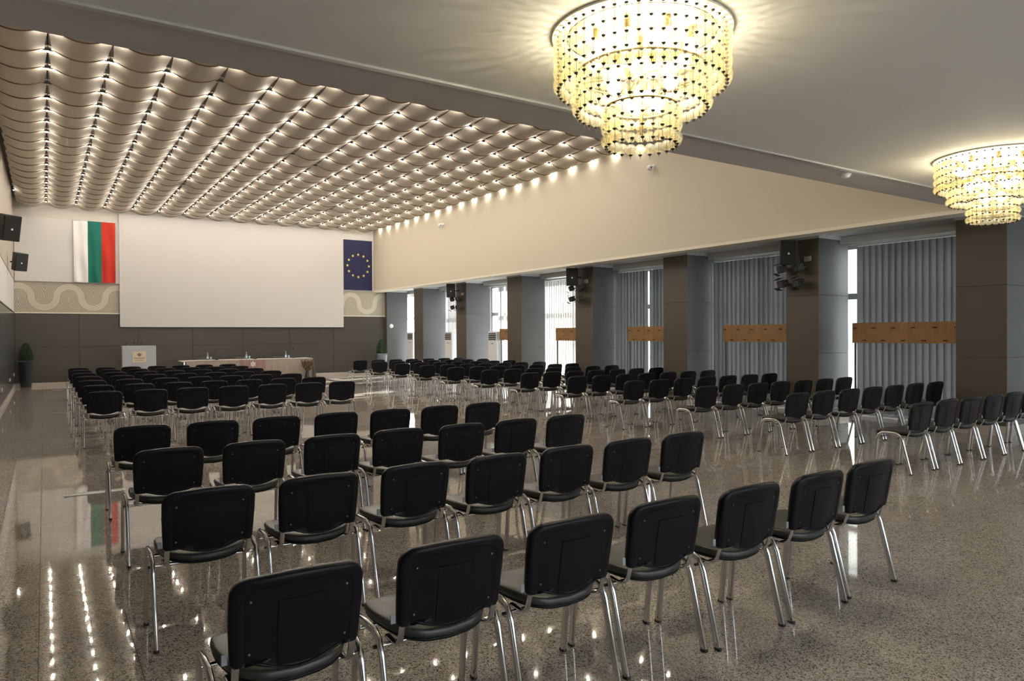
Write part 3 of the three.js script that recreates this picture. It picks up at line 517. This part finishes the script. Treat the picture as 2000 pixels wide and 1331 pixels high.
// ---------------------------------------------------------------- coat boards between the columns
{
  const wood = dataTex(512, 256, (x, y) => { const g = n2(x / 2.2, y / 60) * 0.6 + n1(x * 1.1, y / 24) * 0.4, b = n3(x / 40, y / 200); const v = 0.8 + 0.3 * (g - 0.5) + 0.12 * (b - 0.5); return [184 * v, 136 * v, 84 * v]; });
  const wm = new THREE.MeshStandardMaterial({ map: wood, roughness: 0.5 });
  const rows = [[-7.72, -5.64, 'long wooden coat board with hooks beside the column nearest the chandeliers'], [-10.8, -8.78, 'wooden coat board with hooks before the blind with bright slits'], [-13.95, -12.12, 'wooden coat board with hooks before the wide bright blind gap'], [-17.12, -15.46, 'wooden coat board before the white sunlit blind'], [-20.28, -18.93, 'short reddish coat board beside a white air conditioner']];
  rows.forEach(([z0, z1, label]) => {
    const c = thing('coat_board', label, 'coat rack', [12.88, 0, (z0 + z1) / 2]), L = z1 - z0;
    const g = box(-0.012, 0.012, 1.42, 1.8, -L / 2, L / 2), p = g.attributes.position, uv = g.attributes.uv; for (let i = 0; i < p.count; i++) uv.setXY(i, p.getZ(i) / 0.8, p.getY(i) / 0.4);
    mesh('board', g, wm, c);
    for (const z of [-L / 2 + 0.04, L / 2 - 0.05]) { mesh('post', box(0.014, 0.044, 0, 1.78, z - 0.015, z + 0.015), M.dark, c); mesh('post_foot', rbox(0.3, 0.02, 0.06, 0.005, 1).translate(0.03, 0.01, z), M.dark, c); }
    const hook = merge([rbox(0.006, 0.02, 0.07, 0.002, 1), sweep([[-0.002, 0, -0.025], [-0.03, -0.012, -0.025], [-0.036, 0.008, -0.025]], 0.003, 0.003, new THREE.Vector3(0, 0, 1), 5), sweep([[-0.002, 0, 0.025], [-0.03, -0.012, 0.025], [-0.036, 0.008, 0.025]], 0.003, 0.003, new THREE.Vector3(0, 0, 1), 5)]);
    for (let k = 0; ; k++) { const z = -L / 2 + 0.06 + k * 0.36; if (z > L / 2 - 0.03) break; mesh('hook', hook, CHOOK, c).position.set(-0.015, 1.7, z); if (z + 0.18 < L / 2 - 0.03) mesh('hook', hook, CHOOK, c).position.set(-0.015, 1.47, z + 0.18); }
  });
}

// ---------------------------------------------------------------- loudspeakers and stage lights
function wallSpeaker(pos, turn, tilt, label, arm) {
  const s = thing('wall_speaker', label, 'loudspeaker', pos, turn);
  const h = 0.46, w = 0.3, d = 0.28;                             // front faces local +z
  const sh = new THREE.Shape(); sh.moveTo(-w / 2, d / 2); sh.lineTo(w / 2, d / 2); sh.lineTo(w / 2 - 0.07, -d / 2); sh.lineTo(-w / 2 + 0.07, -d / 2); sh.closePath();
  const q = new THREE.Group(); q.rotation.x = tilt;
  const R = (g) => g.rotateX(tilt);
  mesh('cabinet', R(new THREE.ExtrudeGeometry(sh, { depth: h, bevelEnabled: true, bevelSize: 0.008, bevelThickness: 0.008, bevelSegments: 1 }).rotateX(Math.PI / 2).scale(1, 1, -1).translate(0, h / 2, 0).scale(1, 1, -1)), M.speaker, s);
  mesh('grille', R(rbox(w - 0.02, h - 0.02, 0.02, 0.008).translate(0, 0, d / 2 + 0.012)), M.grille, s);
  mesh('badge', R(rbox(0.035, 0.035, 0.006, 0.002, 1).translate(0, -0.02, d / 2 + 0.024)), M.badge, s);
  mesh('bracket', sweep(arm, 0.02, 0.02, new THREE.Vector3(0, 1, 0), 8), M.dark, s);
  return s;
}
wallSpeaker([-0.56, 3.66, -16.2], 0.55, 0.2, 'black wall speaker on the slatted wall, farther from the stage', [[0, 0, -0.12], [-0.05, 0, -0.18], [-0.11, 0, -0.18]]);
wallSpeaker([-0.56, 3.64, -23.2], 0.5, 0.2, 'black wall speaker on the slatted wall, nearer the stage', [[0, 0, -0.12], [-0.05, 0, -0.18], [-0.11, 0, -0.18]]);
[[1, 'first'], [3, 'second'], [5, 'third']].forEach(([i, w]) => {
  const zc = (COL[i][0] + COL[i][1]) / 2;
  wallSpeaker([12.0, 3.17, zc - 0.12], -0.75, 0.1, `black column speaker above stage lights, ${w} from the chandeliers`, [[0, 0, -0.14], [0.1, 0, -0.2], [0.0 + 0.22, 0, -0.18]]);
  [[-0.32, 2.87, 'upper'], [-0.3, 2.58, 'lower'], [0.05, 2.87, 'upper'], [0.06, 2.58, 'lower']].forEach(([dz, y, ul], k) => {
    const l = thing('stage_light', `black ${ul} stage light ${k < 2 ? 'off the edge' : 'on the face'} of the ${w} speaker column`, 'stage light', [12.12, y, zc + dz], -2.2 + (k % 2) * 0.2);
    mesh('lamp_body', rbox(0.22, 0.14, 0.13, 0.01).rotateX(0.25), M.speaker, l); mesh('lens', rbox(0.19, 0.11, 0.01, 0.004, 1).translate(0, 0, 0.068).rotateX(0.25), M.dark, l);
    for (const f of [-1, 1]) mesh('barn_door', rbox(0.2, 0.006, 0.1, 0.002, 1).rotateX(f * 0.5).translate(0, f * 0.1 - 0.01, 0.1), M.speaker, l);
    mesh('yoke', merge([rbox(0.012, 0.05, 0.02, 0.004, 1).translate(-0.118, 0, 0), rbox(0.012, 0.05, 0.02, 0.004, 1).translate(0.118, 0, 0), rbox(0.25, 0.012, 0.02, 0.004, 1).translate(0, 0, -0.1), rbox(0.012, 0.02, 0.1, 0.003, 1).translate(-0.118, 0, -0.05), rbox(0.012, 0.02, 0.1, 0.003, 1).translate(0.118, 0, -0.05)]), M.dark, l);
  });
  one('cable_box', rbox(0.05, 0.1, 0.14, 0.01).translate(-0.025, 0, 0), mat(0.35, 0.33, 0.3, 0.5), `small grey junction box beside the ${w} column speaker`, 'junction box', [12.3, 3.04, zc + 0.14]);
});

// ---------------------------------------------------------------- small fittings
[[5.37, -21.7, 'small white camera ball on the cream wall nearer the stage'], [5.34, -11.6, 'small white camera ball on the cream wall below the chandelier']].forEach(([y, z, label]) => {
  const b = thing('wall_camera', label, 'camera', [XB - 0.005, y, z]);
  mesh('wall_plate', cyl(0.05, 0.05, 0.02, 14).rotateZ(Math.PI / 2).translate(-0.01, 0.05, 0), M.acWhite, b); mesh('stalk', cyl(0.012, 0.012, 0.1, 8).rotateZ(Math.PI / 2).translate(-0.06, 0.05, 0), M.acWhite, b);
  mesh('ball', new THREE.SphereGeometry(0.065, 16, 12).translate(-0.12, 0, 0), M.acWhite, b); mesh('lens', cyl(0.02, 0.02, 0.02, 10).rotateX(Math.PI / 2).translate(-0.13, 0, 0.058), M.dark, b);
});
one('wall_disc', merge([cyl(0.085, 0.09, 0.03, 24).rotateX(Math.PI / 2), cyl(0.05, 0.06, 0.02, 20).rotateX(Math.PI / 2).translate(0, 0, 0.02)]), M.acWhite, 'round white disc on the half column by the stage', 'sensor', [12.2, 1.99, -27.713]);
{
  const d = thing('smoke_detector', 'small white smoke detector under the low ceiling track', 'detector', [7.64, YLOW, -4.66]);
  mesh('detector_base', cyl(0.06, 0.06, 0.02, 20).translate(0, -0.014, 0), M.acWhite, d); mesh('detector_cap', cyl(0.05, 0.035, 0.025, 20).translate(0, -0.036, 0), M.badge, d);
}
[[0.42, -8.5, 0.54, 'steel floor box plate beside the rear chair rows'], [0.3, -18.05, 0.4, 'dark floor box plate beside the front chair block'], [0.33, -25.55, 0.34, 'steel floor box plate near the stage wall']].forEach(([x, z, L, label], i) => {
  const p = thing('floor_box', label, 'floor box', [x, 0, z]);
  mesh('frame', merge([box(-L / 2, L / 2, 0, 0.006, 0.055, 0.065), box(-L / 2, L / 2, 0, 0.006, -0.065, -0.055), box(-L / 2, -L / 2 + 0.01, 0, 0.006, -0.055, 0.055), box(L / 2 - 0.01, L / 2, 0, 0.006, -0.055, 0.055)]), M.steel, p);
  mesh('lid', box(-L / 2 + 0.014, L / 2 - 0.014, 0, 0.004, -0.05, 0.05), i === 1 ? M.dark : mat(0.3, 0.29, 0.27, 0.4, { metalness: 0.5 }), p);
});
[[-26.9, 'in the corner'], [-23.8, 'between corner and aisle'], [-19.3, 'farthest from the stage']].forEach(([z, w]) => {
  const s = thing('wall_socket', `white wall socket low on the glossy wall, ${w}`, 'socket', [XL + 0.005, 0.44, z]);
  mesh('plate', rbox(0.012, 0.085, 0.085, 0.004).translate(0.004, 0, 0), M.acWhite, s); mesh('socket_well', cyl(0.022, 0.022, 0.004, 14).rotateZ(Math.PI / 2).translate(0.011, 0, 0), M.frameW, s);
});
renderer.render(scene, camera);
